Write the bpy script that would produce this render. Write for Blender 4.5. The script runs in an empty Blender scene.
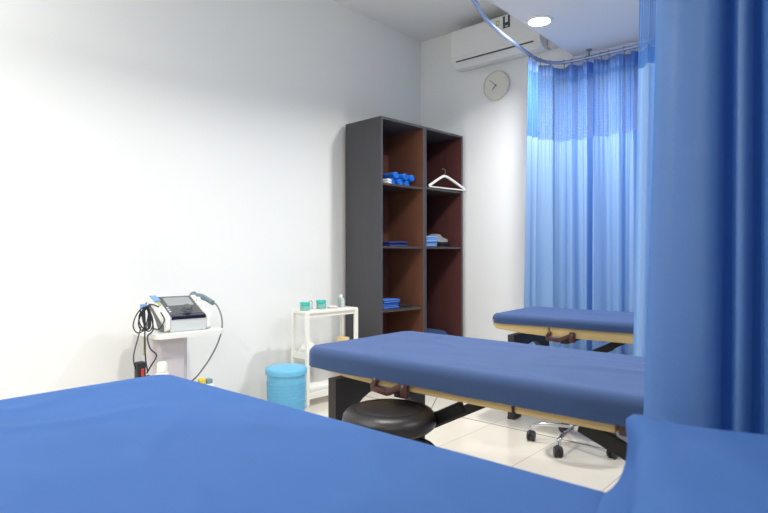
import bpy, bmesh, math, random
from mathutils import Vector, Matrix, noise
random.seed(7)
PI = math.pi
S = bpy.context.scene
COL = S.collection

# ------------------------------------------------------------------ materials
def lin(c):
    return tuple(((v/255)/12.92 if v/255 <= .04045 else ((v/255+.055)/1.055)**2.4) for v in c) + (1,)

def new_mat(name):
    m = bpy.data.materials.new(name); m.use_nodes = True
    nt = m.node_tree
    return m, nt, nt.nodes['Principled BSDF']

def mat(name, rgb, rough=.5, metal=0, spec=.5, var=0, vscale=20, bump=0, bscale=200, sheen=0, trans=0, stretch=None, coat=0, alpha=None, tint=None):
    m, nt, b = new_mat(name)
    c = lin(rgb)
    b.inputs['Base Color'].default_value = c
    b.inputs['Roughness'].default_value = rough
    b.inputs['Metallic'].default_value = metal
    b.inputs['Specular IOR Level'].default_value = spec
    b.inputs['Sheen Weight'].default_value = sheen
    b.inputs['Coat Weight'].default_value = coat
    b.inputs['Transmission Weight'].default_value = trans
    if tint: b.inputs['Sheen Tint'].default_value = lin(tint)
    if alpha is not None: b.inputs['Alpha'].default_value = alpha
    tc = nt.nodes.new('ShaderNodeTexCoord')
    src = tc.outputs['Object']
    if stretch:
        mp = nt.nodes.new('ShaderNodeMapping'); mp.inputs['Scale'].default_value = stretch
        nt.links.new(src, mp.inputs['Vector']); src = mp.outputs['Vector']
    if var:
        n = nt.nodes.new('ShaderNodeTexNoise'); n.inputs['Scale'].default_value = vscale; n.inputs['Detail'].default_value = 5
        nt.links.new(src, n.inputs['Vector'])
        mx = nt.nodes.new('ShaderNodeMix'); mx.data_type = 'RGBA'
        mx.inputs['A'].default_value = tuple(v*(1-var) for v in c[:3]) + (1,)
        mx.inputs['B'].default_value = tuple(min(1, v*(1+var)) for v in c[:3]) + (1,)
        nt.links.new(n.outputs['Fac'], mx.inputs['Factor'])
        nt.links.new(mx.outputs['Result'], b.inputs['Base Color'])
    if bump:
        n2 = nt.nodes.new('ShaderNodeTexNoise'); n2.inputs['Scale'].default_value = bscale; n2.inputs['Detail'].default_value = 3
        nt.links.new(src, n2.inputs['Vector'])
        bp = nt.nodes.new('ShaderNodeBump'); bp.inputs['Strength'].default_value = bump; bp.inputs['Distance'].default_value = .01
        nt.links.new(n2.outputs['Fac'], bp.inputs['Height']); nt.links.new(bp.outputs['Normal'], b.inputs['Normal'])
    return m

def emit_mat(name, rgb, power):
    m, nt, b = new_mat(name)
    b.inputs['Emission Color'].default_value = lin(rgb); b.inputs['Emission Strength'].default_value = power
    n = nt.nodes.new('ShaderNodeTexNoise'); n.inputs['Scale'].default_value = 5
    b.inputs['Base Color'].default_value = lin(rgb)
    return m

def curtain_mat(name, rgb, transl, rgb_t):
    m, nt, b = new_mat(name)
    nt.nodes.remove(b)
    out = nt.nodes['Material Output']
    d = nt.nodes.new('ShaderNodeBsdfDiffuse'); d.inputs['Color'].default_value = lin(rgb)
    t = nt.nodes.new('ShaderNodeBsdfTranslucent'); t.inputs['Color'].default_value = lin(rgb_t)
    g = nt.nodes.new('ShaderNodeBsdfGlossy'); g.inputs['Roughness'].default_value = .5; g.inputs['Color'].default_value = (.8, .85, .9, 1)
    mx = nt.nodes.new('ShaderNodeMixShader'); mx.inputs[0].default_value = transl
    nt.links.new(d.outputs[0], mx.inputs[1]); nt.links.new(t.outputs[0], mx.inputs[2])
    mg = nt.nodes.new('ShaderNodeMixShader'); mg.inputs[0].default_value = .05
    nt.links.new(mx.outputs[0], mg.inputs[1]); nt.links.new(g.outputs[0], mg.inputs[2])
    tc = nt.nodes.new('ShaderNodeTexCoord'); n = nt.nodes.new('ShaderNodeTexNoise'); n.inputs['Scale'].default_value = 120
    nt.links.new(tc.outputs['Object'], n.inputs['Vector'])
    bp = nt.nodes.new('ShaderNodeBump'); bp.inputs['Strength'].default_value = .12; bp.inputs['Distance'].default_value = .005
    nt.links.new(n.outputs['Fac'], bp.inputs['Height'])
    for q in (d, t, g): nt.links.new(bp.outputs['Normal'], q.inputs['Normal'])
    nt.links.new(mg.outputs[0], out.inputs[0])
    return m

def net_mat(name, rgb, cell=.011, thread=.58):
    """woven net: threads along u (metres) and v with open holes"""
    m, nt, b = new_mat(name)
    nt.nodes.remove(b)
    out = nt.nodes['Material Output']
    uv = nt.nodes.new('ShaderNodeTexCoord'); sep = nt.nodes.new('ShaderNodeSeparateXYZ')
    nt.links.new(uv.outputs['UV'], sep.inputs[0])
    holes = []
    for ch in ('X', 'Y'):
        a = nt.nodes.new('ShaderNodeMath'); a.operation = 'MULTIPLY'; a.inputs[1].default_value = 1/cell
        f = nt.nodes.new('ShaderNodeMath'); f.operation = 'FRACT'
        g = nt.nodes.new('ShaderNodeMath'); g.operation = 'GREATER_THAN'; g.inputs[1].default_value = thread if ch == 'X' else .3
        nt.links.new(sep.outputs[ch], a.inputs[0]); nt.links.new(a.outputs[0], f.inputs[0]); nt.links.new(f.outputs[0], g.inputs[0])
        holes.append(g)
    mu = nt.nodes.new('ShaderNodeMath'); mu.operation = 'MULTIPLY'
    nt.links.new(holes[0].outputs[0], mu.inputs[0]); nt.links.new(holes[1].outputs[0], mu.inputs[1])
    d = nt.nodes.new('ShaderNodeBsdfDiffuse'); d.inputs['Color'].default_value = lin(rgb)
    t = nt.nodes.new('ShaderNodeBsdfTranslucent'); t.inputs['Color'].default_value = lin(rgb)
    mx = nt.nodes.new('ShaderNodeMixShader'); mx.inputs[0].default_value = .35
    nt.links.new(d.outputs[0], mx.inputs[1]); nt.links.new(t.outputs[0], mx.inputs[2])
    tr = nt.nodes.new('ShaderNodeBsdfTransparent')
    m2 = nt.nodes.new('ShaderNodeMixShader')
    nt.links.new(mu.outputs[0], m2.inputs[0]); nt.links.new(mx.outputs[0], m2.inputs[1]); nt.links.new(tr.outputs[0], m2.inputs[2])
    nt.links.new(m2.outputs[0], out.inputs[0])
    return m

def tile_mat():
    m, nt, b = new_mat('floor_tile')
    tc = nt.nodes.new('ShaderNodeTexCoord')
    mp = nt.nodes.new('ShaderNodeMapping'); mp.inputs['Location'].default_value = (1.388+.45*20, -3.13+.9*10, 0)
    mp.inputs['Rotation'].default_value = (0, 0, 0)
    br = nt.nodes.new('ShaderNodeTexBrick'); br.offset = 0; br.inputs['Scale'].default_value = 1
    br.inputs['Brick Width'].default_value = .45; br.inputs['Row Height'].default_value = .9
    br.inputs['Mortar Size'].default_value = .0016; br.inputs['Mortar Smooth'].default_value = .1
    br.inputs['Color1'].default_value = lin((230, 223, 208)); br.inputs['Color2'].default_value = lin((226, 218, 202))
    br.inputs['Mortar'].default_value = lin((150, 143, 130))
    nt.links.new(tc.outputs['Object'], mp.inputs[0]); nt.links.new(mp.outputs[0], br.inputs[0])
    n = nt.nodes.new('ShaderNodeTexNoise'); n.inputs['Scale'].default_value = 1.6; n.inputs['Detail'].default_value = 6
    nt.links.new(tc.outputs['Object'], n.inputs[0])
    mx = nt.nodes.new('ShaderNodeMix'); mx.data_type = 'RGBA'; mx.blend_type = 'MULTIPLY'; mx.inputs['Factor'].default_value = .12
    nt.links.new(br.outputs['Color'], mx.inputs['A']); nt.links.new(n.outputs['Fac'], mx.inputs['B'])
    nt.links.new(mx.outputs['Result'], b.inputs['Base Color'])
    b.inputs['Roughness'].default_value = .16; b.inputs['Specular IOR Level'].default_value = .4
    return m

M = {}
M['wall'] = mat('white_paint', (240, 241, 239), .75, spec=.2, var=.015, vscale=2, bump=.03, bscale=90)
M['ceil'] = mat('ceiling_paint', (232, 233, 234), .8, spec=.2, var=.01, vscale=2)
M['floor'] = tile_mat()
M['joint'] = mat('dark_joint', (70, 66, 62), .8, var=.1)
M['sheet_bright'] = mat('royal_blue_cotton', (54, 93, 150), .78, spec=.25, var=.05, vscale=8, bump=.10, bscale=600, sheen=.12, tint=(110, 150, 230))
M['sheet_navy'] = mat('navy_blue_cotton', (50, 72, 110), .8, spec=.3, var=.06, vscale=8, bump=.10, bscale=600, sheen=.5, tint=(150, 175, 235))
M['pad'] = mat('tan_vinyl', (196, 170, 116), .5, var=.06, vscale=10, bump=.05)
M['darkwood'] = mat('dark_stained_wood', (40, 33, 34), .45, var=.25, vscale=14, stretch=(1, 8, 1))
M['darkwood2'] = mat('brown_stained_wood', (74, 36, 32), .4, var=.2, vscale=14)
M['blackmetal'] = mat('black_metal', (22, 21, 22), .45, metal=.3, var=.1)
M['chrome'] = mat('chrome', (215, 215, 218), .12, metal=1, var=.03)
M['steel'] = mat('steel_wire', (150, 150, 150), .35, metal=.8, var=.05)
M['blackplastic'] = mat('black_plastic', (36, 35, 38), .45, var=.1)
M['leather'] = mat('black_leather', (32, 28, 27), .36, spec=.55, var=.15, vscale=30, bump=.12, bscale=260)
M['cab_out'] = mat('dark_espresso_laminate', (70, 70, 74), .55, spec=.4, var=.14, vscale=16, stretch=(4, 4, .6), bump=.04)
M['cab_in'] = mat('reddish_brown_laminate', (122, 80, 62), .5, spec=.35, var=.16, vscale=9, stretch=(6, 6, .6))
M['cab_in2'] = mat('dark_mahogany_laminate', (92, 55, 52), .5, spec=.35, var=.16, vscale=9, stretch=(6, 6, .6))
M['shelfwood'] = mat('charcoal_shelf_laminate', (62, 54, 54), .5, var=.12, vscale=12)
M['white_plastic'] = mat('white_plastic', (236, 236, 232), .35, var=.02)
M['cream_plastic'] = mat('cream_white_plastic', (238, 236, 226), .4, var=.02)
M['grey_plastic'] = mat('light_grey_plastic', (204, 208, 208), .4, var=.02)
M['colgrey'] = mat('pale_pinkish_grey_laminate', (206, 200, 205), .5, var=.02)
M['dgrey_plastic'] = mat('dark_grey_plastic', (88, 92, 96), .45, var=.04)
M['screen'] = mat('lcd_screen', (150, 156, 156), .18, var=.05, vscale=12)
M['bezel'] = mat('navy_black_bezel', (30, 34, 52), .12, var=.05)
M['slate'] = mat('slate_grey_panel', (84, 86, 88), .4, var=.04)
M['blue_plastic'] = mat('light_blue_plastic', (120, 160, 210), .4, var=.03)
M['probe'] = mat('blue_grey_probe_plastic', (110, 130, 138), .4, var=.05)
M['bin'] = mat('sky_blue_plastic', (106, 180, 216), .4, var=.03)
M['bin_dark'] = mat('dark_blue_plastic', (44, 94, 140), .4, var=.03)
M['towel'] = mat('bright_blue_terry', (30, 122, 226), .9, var=.1, vscale=60, bump=.5, bscale=300)
M['navycloth'] = mat('navy_folded_cloth', (46, 62, 130), .85, var=.35, vscale=40, bump=.3)
M['medcloth'] = mat('medium_blue_cloth', (60, 108, 190), .85, var=.15, vscale=40, bump=.3)
M['litcloth'] = mat('pale_blue_cloth', (118, 160, 214), .85, var=.12, vscale=40, bump=.3)
M['greycloth'] = mat('grey_cloth', (140, 140, 140), .85, var=.08, vscale=40, bump=.3)
M['blackcloth'] = mat('black_cloth', (30, 28, 32), .85, var=.2, vscale=40, bump=.3)
M['whitecloth'] = mat('white_cloth', (232, 230, 224), .85, var=.03, vscale=40, bump=.3)
M['teal'] = mat('teal_plastic', (70, 190, 176), .3, var=.05)
M['clear'] = mat('clear_plastic', (225, 240, 238), .12, trans=.75, var=.01)
M['tealclear'] = mat('pale_teal_clear_plastic', (150, 220, 208), .15, trans=.5, var=.02)
M['tan'] = mat('tan_cardboard', (222, 196, 148), .7, var=.06)
M['yellow'] = mat('yellow_plastic', (222, 200, 70), .5, var=.05)
M['red'] = mat('red_plastic', (196, 46, 46), .5, var=.05)
M['teal_grey'] = mat('teal_grey_plastic', (120, 150, 158), .5, var=.05)
M['rail'] = mat('anodised_aluminium', (168, 182, 214), .35, metal=.6, var=.03)
M['clockface'] = mat('ivory_clock_face', (228, 226, 214), .5, var=.01)
M['clockrim'] = mat('silver_grey_rim', (214, 213, 204), .35, var=.03)
M['ac'] = mat('ac_white_plastic', (230, 231, 229), .4, var=.01)
M['slot'] = mat('dark_slot', (60, 62, 64), .6, var=.05)
M['lime'] = mat('lime_sticker', (176, 180, 80), .5, var=.03)
M['label'] = mat('dark_label', (62, 66, 74), .5, var=.03)
M['lampglow'] = emit_mat('lamp_glow', (255, 252, 246), 26)
M['curt'] = curtain_mat('blue_curtain_fabric', (158, 194, 232), .42, (142, 186, 236))
M['curt_near'] = curtain_mat('blue_curtain_fabric_shaded', (84, 122, 174), .26, (76, 136, 216))  # same curtain cloth; shade on its poorly lit side put into a darker colour
M['curt_head'] = curtain_mat('blue_curtain_header', (116, 156, 218), .35, (104, 152, 226))
M['net'] = net_mat('blue_curtain_net', (98, 150, 214))

# ------------------------------------------------------------------ mesh helpers
def link(name, bm, m, parent=None, smooth=None, loc=None, rz=0):
    me = bpy.data.meshes.new(name)
    bmesh.ops.recalc_face_normals(bm, faces=bm.faces[:])
    bm.to_mesh(me); bm.free()
    o = bpy.data.objects.new(name, me); COL.objects.link(o)
    me.materials.append(M[m] if isinstance(m, str) else m)
    if smooth is not None:
        for p in me.polygons: p.use_smooth = True
        me.set_sharp_from_angle(angle=math.radians(smooth))
    if parent: o.parent = parent
    if loc: o.location = loc
    if rz: o.rotation_euler[2] = rz
    return o

def NB(): return bmesh.new()

def box(bm, x0, x1, y0, y1, z0, z1, bev=0, seg=2):
    r = bmesh.ops.create_cube(bm, size=1)
    vs = r['verts']
    for v in vs:
        v.co = Vector((x0 if v.co.x < 0 else x1, y0 if v.co.y < 0 else y1, z0 if v.co.z < 0 else z1))
    if bev:
        es = list({e for v in vs for e in v.link_edges})
        bmesh.ops.bevel(bm, geom=es, offset=bev, segments=seg, affect='EDGES', profile=.5)
    return bm

def beam(bm, p0, p1, w, t, up=(0, 0, 1), bev=.003):
    """rectangular bar from p0 to p1: w across, t along up-ish"""
    p0, p1 = Vector(p0), Vector(p1)
    d = (p1-p0); L = d.length; d.normalize()
    u = Vector(up); s = d.cross(u).normalized(); u = s.cross(d).normalized()
    n0 = len(bm.verts)
    tmp = bmesh.new(); box(tmp, 0, L, -w/2, w/2, -t/2, t/2, bev)
    mt = Matrix((( d.x, s.x, u.x, p0.x), (d.y, s.y, u.y, p0.y), (d.z, s.z, u.z, p0.z), (0, 0, 0, 1)))
    bmesh.ops.transform(tmp, matrix=mt, verts=tmp.verts[:])
    merge(bm, tmp)
    return bm

def merge(bm, tmp):
    me = bpy.data.meshes.new('tmp'); tmp.to_mesh(me); tmp.free(); bm.from_mesh(me); bpy.data.meshes.remove(me)

def catmull(pts, n=8, closed=False):
    P = [Vector(p) for p in pts]; out = []
    N = len(P)
    rng = range(N if closed else N-1)
    for i in rng:
        a = P[(i-1) % N] if closed or i > 0 else P[0]*2-P[1]
        b = P[i]; c = P[(i+1) % N]
        d = P[(i+2) % N] if closed or i+2 < N else P[-1]*2-P[-2]
        for k in range(n):
            t = k/n
            out.append(.5*((2*b)+(c-a)*t+(2*a-5*b+4*c-d)*t*t+(3*b-a-3*c+d)*t**3))
    if not closed: out.append(P[-1])
    return out

def tube(bm, pts, r, n=8, smoothn=0, closed=False, radii=None):
    P = catmull(pts, smoothn, closed) if smoothn else [Vector(p) for p in pts]
    rings = []; N = len(P)
    prev = None
    for i, p in enumerate(P):
        if closed: t = P[(i+1) % N]-P[i-1]
        else: t = P[min(i+1, N-1)]-P[max(i-1, 0)]
        t.normalize()
        if prev is None:
            a = Vector((0, 0, 1)) if abs(t.z) < .9 else Vector((1, 0, 0))
            s = t.cross(a).normalized()
        else:
            s = (prev - t*prev.dot(t)).normalized()
        prev = s; u = t.cross(s)
        rr = radii[min(len(radii)-1, int(i*len(radii)/N))] if radii else r
        rings.append([bm.verts.new(p+(s*math.cos(2*PI*k/n)+u*math.sin(2*PI*k/n))*rr) for k in range(n)])
    for i in range(N if closed else N-1):
        A, B = rings[i], rings[(i+1) % N]
        for k in range(n):
            bm.faces.new((A[k], A[(k+1) % n], B[(k+1) % n], B[k]))
    if not closed:
        bm.faces.new(rings[0]); bm.faces.new(rings[-1])
    return bm

def lathe(bm, prof, n=32, c=(0, 0, 0), axis='z', sx=1, sy=1):
    """prof: list of (r, z); closed at both ends"""
    rings = []
    for r, z in prof:
        if r < 1e-6:
            rings.append([bm.verts.new(Vector((0, 0, z)))])
        else:
            rings.append([bm.verts.new(Vector((r*sx*math.cos(2*PI*k/n), r*sy*math.sin(2*PI*k/n), z))) for k in range(n)])
    for A, B in zip(rings, rings[1:]):
        if len(A) == 1 and len(B) == 1: continue
        for k in range(n):
            if len(A) == 1: bm.faces.new((A[0], B[k], B[(k+1) % n]))
            elif len(B) == 1: bm.faces.new((A[k], A[(k+1) % n], B[0]))
            else: bm.faces.new((A[k], A[(k+1) % n], B[(k+1) % n], B[k]))
    if len(rings[0]) > 1: bm.faces.new(rings[0])
    if len(rings[-1]) > 1: bm.faces.new(rings[-1])
    vs = [v for R in rings for v in R]
    if axis == 'x': bmesh.ops.transform(bm, matrix=Matrix.Rotation(PI/2, 4, 'Y'), verts=vs)
    if axis == 'y': bmesh.ops.transform(bm, matrix=Matrix.Rotation(PI/2, 4, 'X'), verts=vs)
    bmesh.ops.translate(bm, vec=Vector(c), verts=vs)
    return vs

def prism(bm, poly, h0, h1, plane='xz', bev=0):
    """extrude a polygon given in a plane along the missing axis"""
    def P(a, b, h):
        return {'xz': (a, h, b), 'yz': (h, a, b), 'xy': (a, b, h)}[plane]
    A = [bm.verts.new(P(a, b, h0)) for a, b in poly]; B = [bm.verts.new(P(a, b, h1)) for a, b in poly]
    fs = [bm.faces.new(A), bm.faces.new(B)]
    n = len(poly)
    for i in range(n): fs.append(bm.faces.new((A[i], A[(i+1) % n], B[(i+1) % n], B[i])))
    if bev:
        bmesh.ops.recalc_face_normals(bm, faces=fs)
        es = list({e for f in fs for e in f.edges})
        bmesh.ops.bevel(bm, geom=es, offset=bev, segments=2, affect='EDGES', profile=.5)
    return bm

def rrect(hx, hy, r, n=8, m=14):
    """rounded rectangle perimeter, CCW; m points along straights"""
    pts = []
    cs = [(hx-r, hy-r, 0), (-(hx-r), hy-r, PI/2), (-(hx-r), -(hy-r), PI), (hx-r, -(hy-r), 1.5*PI)]
    for i, (cx, cy, a0) in enumerate(cs):
        for k in range(n+1):
            a = a0+PI/2*k/n
            pts.append((cx+r*math.cos(a), cy+r*math.sin(a)))
        nx = cs[(i+1) % 4]; a1 = a0+PI/2
        e0 = (cx+r*math.cos(a1), cy+r*math.sin(a1)); e1 = (nx[0]+r*math.cos(nx[2]), nx[1]+r*math.sin(nx[2]))
        for k in range(1, m):
            t = k/m; pts.append((e0[0]+(e1[0]-e0[0])*t, e0[1]+(e1[1]-e0[1])*t))
    return pts

def draped(hx, hy, ztop, zhem, rc=.06, re=.03, nin=26, nside=5, wr=.003, seed=0, hemw=.004, flare=0, crown=.004, m=14, inward=0):
    """cloth fitted over a slab: crowned wrinkled top, rounded rim, hanging sides, turned-in hem"""
    bm = NB()
    prof = []
    for k in range(5):
        a = PI/2*k/4
        prof.append((re*(1-math.sin(a)), ztop-re*(1-math.cos(a))))
    zz = ztop-re
    for k in range(1, nside+1):
        t = k/nside; prof.append((-flare*t*t, zz+(zhem-zz)*t))
    prof.append((.012+inward, zhem-.002))
    rings = []
    o = Vector((seed*7.3, seed*3.1, 0))
    def wrk(x, y):
        p = Vector((x, y, 0))
        a = noise.noise(Vector((x*1.4, y*4.2, 0))+o)*1.0+noise.noise(Vector((x*4+y*3, y*9-x*2, 1.3))+o)*.5
        b = noise.noise(Vector((x*2.3+y*1.9, y*2.2-x*1.6, 5))+o)
        ridge = (1-abs(b)*4) if abs(b) < .25 else 0
        return wr*(a+ridge*ridge*.9)
    base = rrect(hx-re, hy-re, max(rc-re, .01), m=m)
    for i in range(1, nin+1):
        t = (i/nin)**.85
        ring = []
        for (x, y) in base:
            X, Y = x*t, y*t
            z = ztop+wrk(X, Y)*min(1, (1-t)*6+.25)+crown*(1-t*t)
            ring.append(bm.verts.new((X, Y, z)))
        rings.append(ring)
    for j, (ins, z) in enumerate(prof[1:]):
        per = rrect(hx-ins, hy-ins, max(rc-ins, .01), m=m)
        ring = []
        for q, (x, y) in enumerate(per):
            w = noise.noise(Vector((x*5, y*5, 2+seed)))
            f = (j/len(prof))
            L = math.hypot(x, y)
            dx = w*.004*f
            ring.append(bm.verts.new((x+dx*x/L, y+dx*y/L, z+(w*hemw if j >= 4 else w*hemw*.3))))
        rings.append(ring)
    c = bm.verts.new((0, 0, ztop+crown+wrk(0, 0)))
    n = len(base)
    for k in range(n): bm.faces.new((c, rings[0][k], rings[0][(k+1) % n]))
    for A, B in zip(rings, rings[1:]):
        for k in range(n): bm.faces.new((A[k], A[(k+1) % n], B[(k+1) % n], B[k]))
    return bm

def thicken(o, t=.003, off=1):
    md = o.modifiers.new('thickness', 'SOLIDIFY'); md.thickness = t; md.offset = off

def tag(o, label, cat, group=None):
    o['label'] = label; o['category'] = cat
    if group: o['group'] = group
    return o

def thing(name, label, cat, loc=(0, 0, 0), rz=0, group=None):
    o = bpy.data.objects.new(name, None); COL.objects.link(o); o.empty_display_size = .1
    o.location = loc; o.rotation_euler[2] = rz
    return tag(o, label, cat, group)

def struct(name, bm, m, smooth=None):
    o = link(name, bm, m, smooth=smooth); o['kind'] = 'structure'; return o

def copy_tree(o, parent=None):
    c = o.copy(); COL.objects.link(c); c.parent = parent
    for ch in [x for x in bpy.data.objects if x.parent == o]: copy_tree(ch, c)
    return c

def part_label(o, s): o['label'] = s; return o

# ------------------------------------------------------------------ room
XL, XR, YB, YF, ZT, ZS, XS = -3.39, 2.6, 4.43, -2.2, 3.16, 2.66, -1.85
struct('floor', box(NB(), XL-.1, XR+.1, YF-.1, YB+.1, -.1, 0), 'floor')
struct('wall_left', box(NB(), XL-.1, XL, YF-.1, YB+.1, 0, ZT), 'wall')
struct('wall_back', box(NB(), XL, XR, YB, YB+.1, 0, ZT), 'wall')
struct('wall_right', box(NB(), XR, XR+.1, YF-.1, YB+.1, 0, ZT), 'wall')
struct('wall_front', box(NB(), XL, XR, YF-.1, YF, 0, ZT), 'wall')
b = NB(); box(b, XL-.1, XR+.1, YF-.1, YB+.1, ZT, ZT+.1); box(b, XS, XR, YF, YB, ZS, ZT)
struct('ceiling', b, 'ceil')
struct('trim_1', box(NB(), XL+.02, XR-.02, 3.127, 3.134, -.004, .0008), 'joint')

# ------------------------------------------------------------------ downlights in the dropped ceiling, then added fill lights
def downlight(x, y, label, power=30, first=None):
    if first is None:
        t = thing('ceiling_light', label, 'ceiling light', (x, y, ZS))
        bm = NB(); lathe(bm, [(.072, 0), (.090, 0), (.092, -.004), (.088, -.010), (.074, -.012), (.070, -.006)], 40)
        link('trim_ring', bm, 'white_plastic', t, 40)
        bm = NB(); lathe(bm, [(0, -.002), (.071, -.002), (.071, -.009), (.05, -.0115), (0, -.012)], 40)
        link('diffuser', bm, 'lampglow', t, 40)
    else:
        t = copy_tree(first); t.location = (x, y, ZS); t['label'] = label
    ld = bpy.data.lights.new('downlight', 'AREA'); ld.shape = 'DISK'; ld.size = .15; ld.energy = power; ld.color = (1, .99, .98)
    ld.spread = math.radians(165)
    lo = bpy.data.objects.new('downlight_lamp', ld); COL.objects.link(lo); lo.location = (x, y, ZS-.016)
    return t
L0 = downlight(-1.745, 3.60, 'round glowing downlight in the lowered ceiling above the curtain corner', 46)
LP = [(-1.62, 1.65, 'round downlight in the lowered ceiling above the foot of the middle table'),
      (-1.62, -.5, 'round downlight in the lowered ceiling behind the viewpoint'),
      (.55, 3.56, 'round downlight over the curtained bay by the back wall'),
      (1.3, -.9, 'round downlight over the empty floor behind the viewpoint'),
      (.9, 2.1, 'round downlight over the head of the middle table')]
for x, y, l in LP: downlight(x, y, l, 36, first=L0)
for x, y, l in [(-2.6, -1.3, 'added unseen fill downlight in the high ceiling strip near the front wall'), (-2.6, .2, 'added unseen fill downlight in the high ceiling strip beside the nearest table')]:
    t = copy_tree(L0); t.location = (x, y, ZT); t['label'] = l
    ld = bpy.data.lights.new('downlight', 'AREA'); ld.shape = 'DISK'; ld.size = .15; ld.energy = 22; ld.color = (1, .99, .98)  # unseen fill lamps, added to even the light and lift the upper room
    lo = bpy.data.objects.new('downlight_lamp', ld); COL.objects.link(lo); lo.location = (x, y, ZT-.016)

# ------------------------------------------------------------------ massage tables
def make_table():
    t = thing('massage_table', 'x', 'massage table')
    # pads: a backrest section with a tapering tip, then a main section in two halves
    def pad(poly):
        bm = NB(); prism(bm, poly, -.335, .335, 'xz', .008); return bm
    link('backrest_pad', pad([(-.925, .606), (-.90, .582), (-.70, .564), (-.545, .558), (-.545, .656), (-.90, .656), (-.925, .64)]), 'pad', t, 40)
    link('pad', pad([(-.541, .558), (.037, .556), (.037, .656), (-.541, .656)]), 'pad', t, 40)
    link('pad', pad([(.041, .556), (.355, .556), (.355, .656), (.041, .656)]), 'pad', t, 40)
    o = link('end_board', pad([(.36, .552), (.92, .552), (.925, .656), (.36, .656)]), 'darkwood2', t, 40)
    part_label(o, 'reddish brown wooden end board')
    # leg panels with an arched cut-out
    for s in (-1, 1):
        x = s*.80
        arch = [(.20, 0), (.305, 0), (.305, .545), (-.305, .545), (-.305, 0), (-.20, 0), (-.20, .36)]
        for k in range(1, 12):
            a = PI-PI*k/12
            arch.append((.20*math.cos(a), .36+.11*math.sin(a)))
        arch.append((.20, .36))
        arch = [(a-.018, c) for a, c in arch]
        bm = NB(); prism(bm, arch, x-.022, x+.022, 'yz')
        link('leg', bm, 'darkwood', t)
        for y in (-.27, .234):
            f = NB(); box(f, x-.028, x+.028, y-.05, y+.05, .0, .018, .004)
            link('foot', f, 'blackplastic', t)
    # diagonal braces from the legs up to the centre
    for s in (-1, 1):
        for y in (-.285, .285):
            bm = NB(); beam(bm, (s*.77, y, .217 if s < 0 else .335), (s*(.18 if s < 0 else .235), y, .528 if s < 0 else .550), .018, .046)
            link('brace', bm, 'blackmetal', t)
    # support cables
    for s in (-1, 1):
        bm = NB()
        tube(bm, [(s*.775, -.2, .16), (s*.50, -.1, .555)], .0016, 6)
        tube(bm, [(s*.50, .1, .555), (s*.775, .2, .16)], .0016, 6)
        link('cable', bm, 'steel', t)
    # cross member under the backrest
    bm = NB(); beam(bm, (-.46, -.30, .535), (-.46, .30, .535), .05, .036)
    link('cross_rail', bm, 'darkwood', t)
    bm = NB(); beam(bm, (-.46, .22, .06+.0), (-.46, .22, .52), .05, .045); 
    bm.free()
    # curved brown hinge arms with bolts on the long sides
    for y in (-1, 1):
        Y = y*.345
        h = NB()
        beam(h, (-.530, Y, .592), (-.556, Y, .548), .012, .024, up=(1, 0, .3), bev=.005)
        beam(h, (-.562, Y-.001*y, .549), (-.475, Y-.001*y, .541), .012, .026, bev=.006)
        beam(h, (-.480, Y, .541), (-.400, Y, .578), .012, .026, bev=.006)
        box(h, -.412, -.378, Y-.008, Y+.008, .535, .598, .006)
        ho = link('hinge_arm', h, 'darkwood2', t, 40)
        for (a, c) in ((-.532, .588), (-.395, .580)):
            q = NB(); lathe(q, [(0, -.003), (.004, -.003), (.005, 0), (.004, .003), (0, .0035)], 12, (a, Y+y*.010, c), 'y')
            link('bolt', q, 'steel', ho, 40)
    # centre hinge between the halves
    for y in (-.339, .339):
        h = NB(); box(h, .036, .042, y-.003, y+.003, .556, .60, .001); link('centre_hinge', h, 'darkwood', t)
    return t
T0 = make_table()
T0.location = (-.91, 1.95, 0)
T0['label'] = 'folding massage table in the middle with navy sheet, dark wood legs and tan sides'
T0['group'] = 'massage tables'
T1 = copy_tree(T0); T1.location = (-.815, .58, 0)
T1['label'] = 'nearest massage table filling the bottom left under a bright blue sheet'
T2 = copy_tree(T0); T2.location = (-1.02, 3.675, 0); T2.rotation_euler[2] = math.radians(4)
T2['label'] = 'farthest massage table standing against the hanging back curtain'

o = link('bed_sheet', draped(.948, .352, .668, .587, .07, .028, seed=3, wr=.0055, nin=30, m=22), 'sheet_navy', smooth=60, loc=(-.91, 1.95, 0))
tag(o, 'navy blue fitted sheet stretched over the middle massage table', 'sheet', 'blue table sheets'); thicken(o, .0025)
o = link('bed_sheet', draped(.945, .350, .671, .585, .06, .018, seed=11, wr=.007, nin=44, crown=.002, m=30), 'sheet_bright', smooth=60, loc=(-.815, .58, 0))
tag(o, 'bright blue fitted sheet over the nearest massage table at bottom left', 'sheet', 'blue table sheets'); thicken(o, .0025)
o = link('bed_sheet', draped(.945, .350, .676, .622, .08, .03, seed=5, wr=.003, m=20), 'sheet_navy', smooth=60, loc=(-1.02, 3.675, 0), rz=math.radians(4))
tag(o, 'navy blue fitted sheet over the farthest massage table by the back curtain', 'sheet', 'blue table sheets'); thicken(o, .0025)

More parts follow.
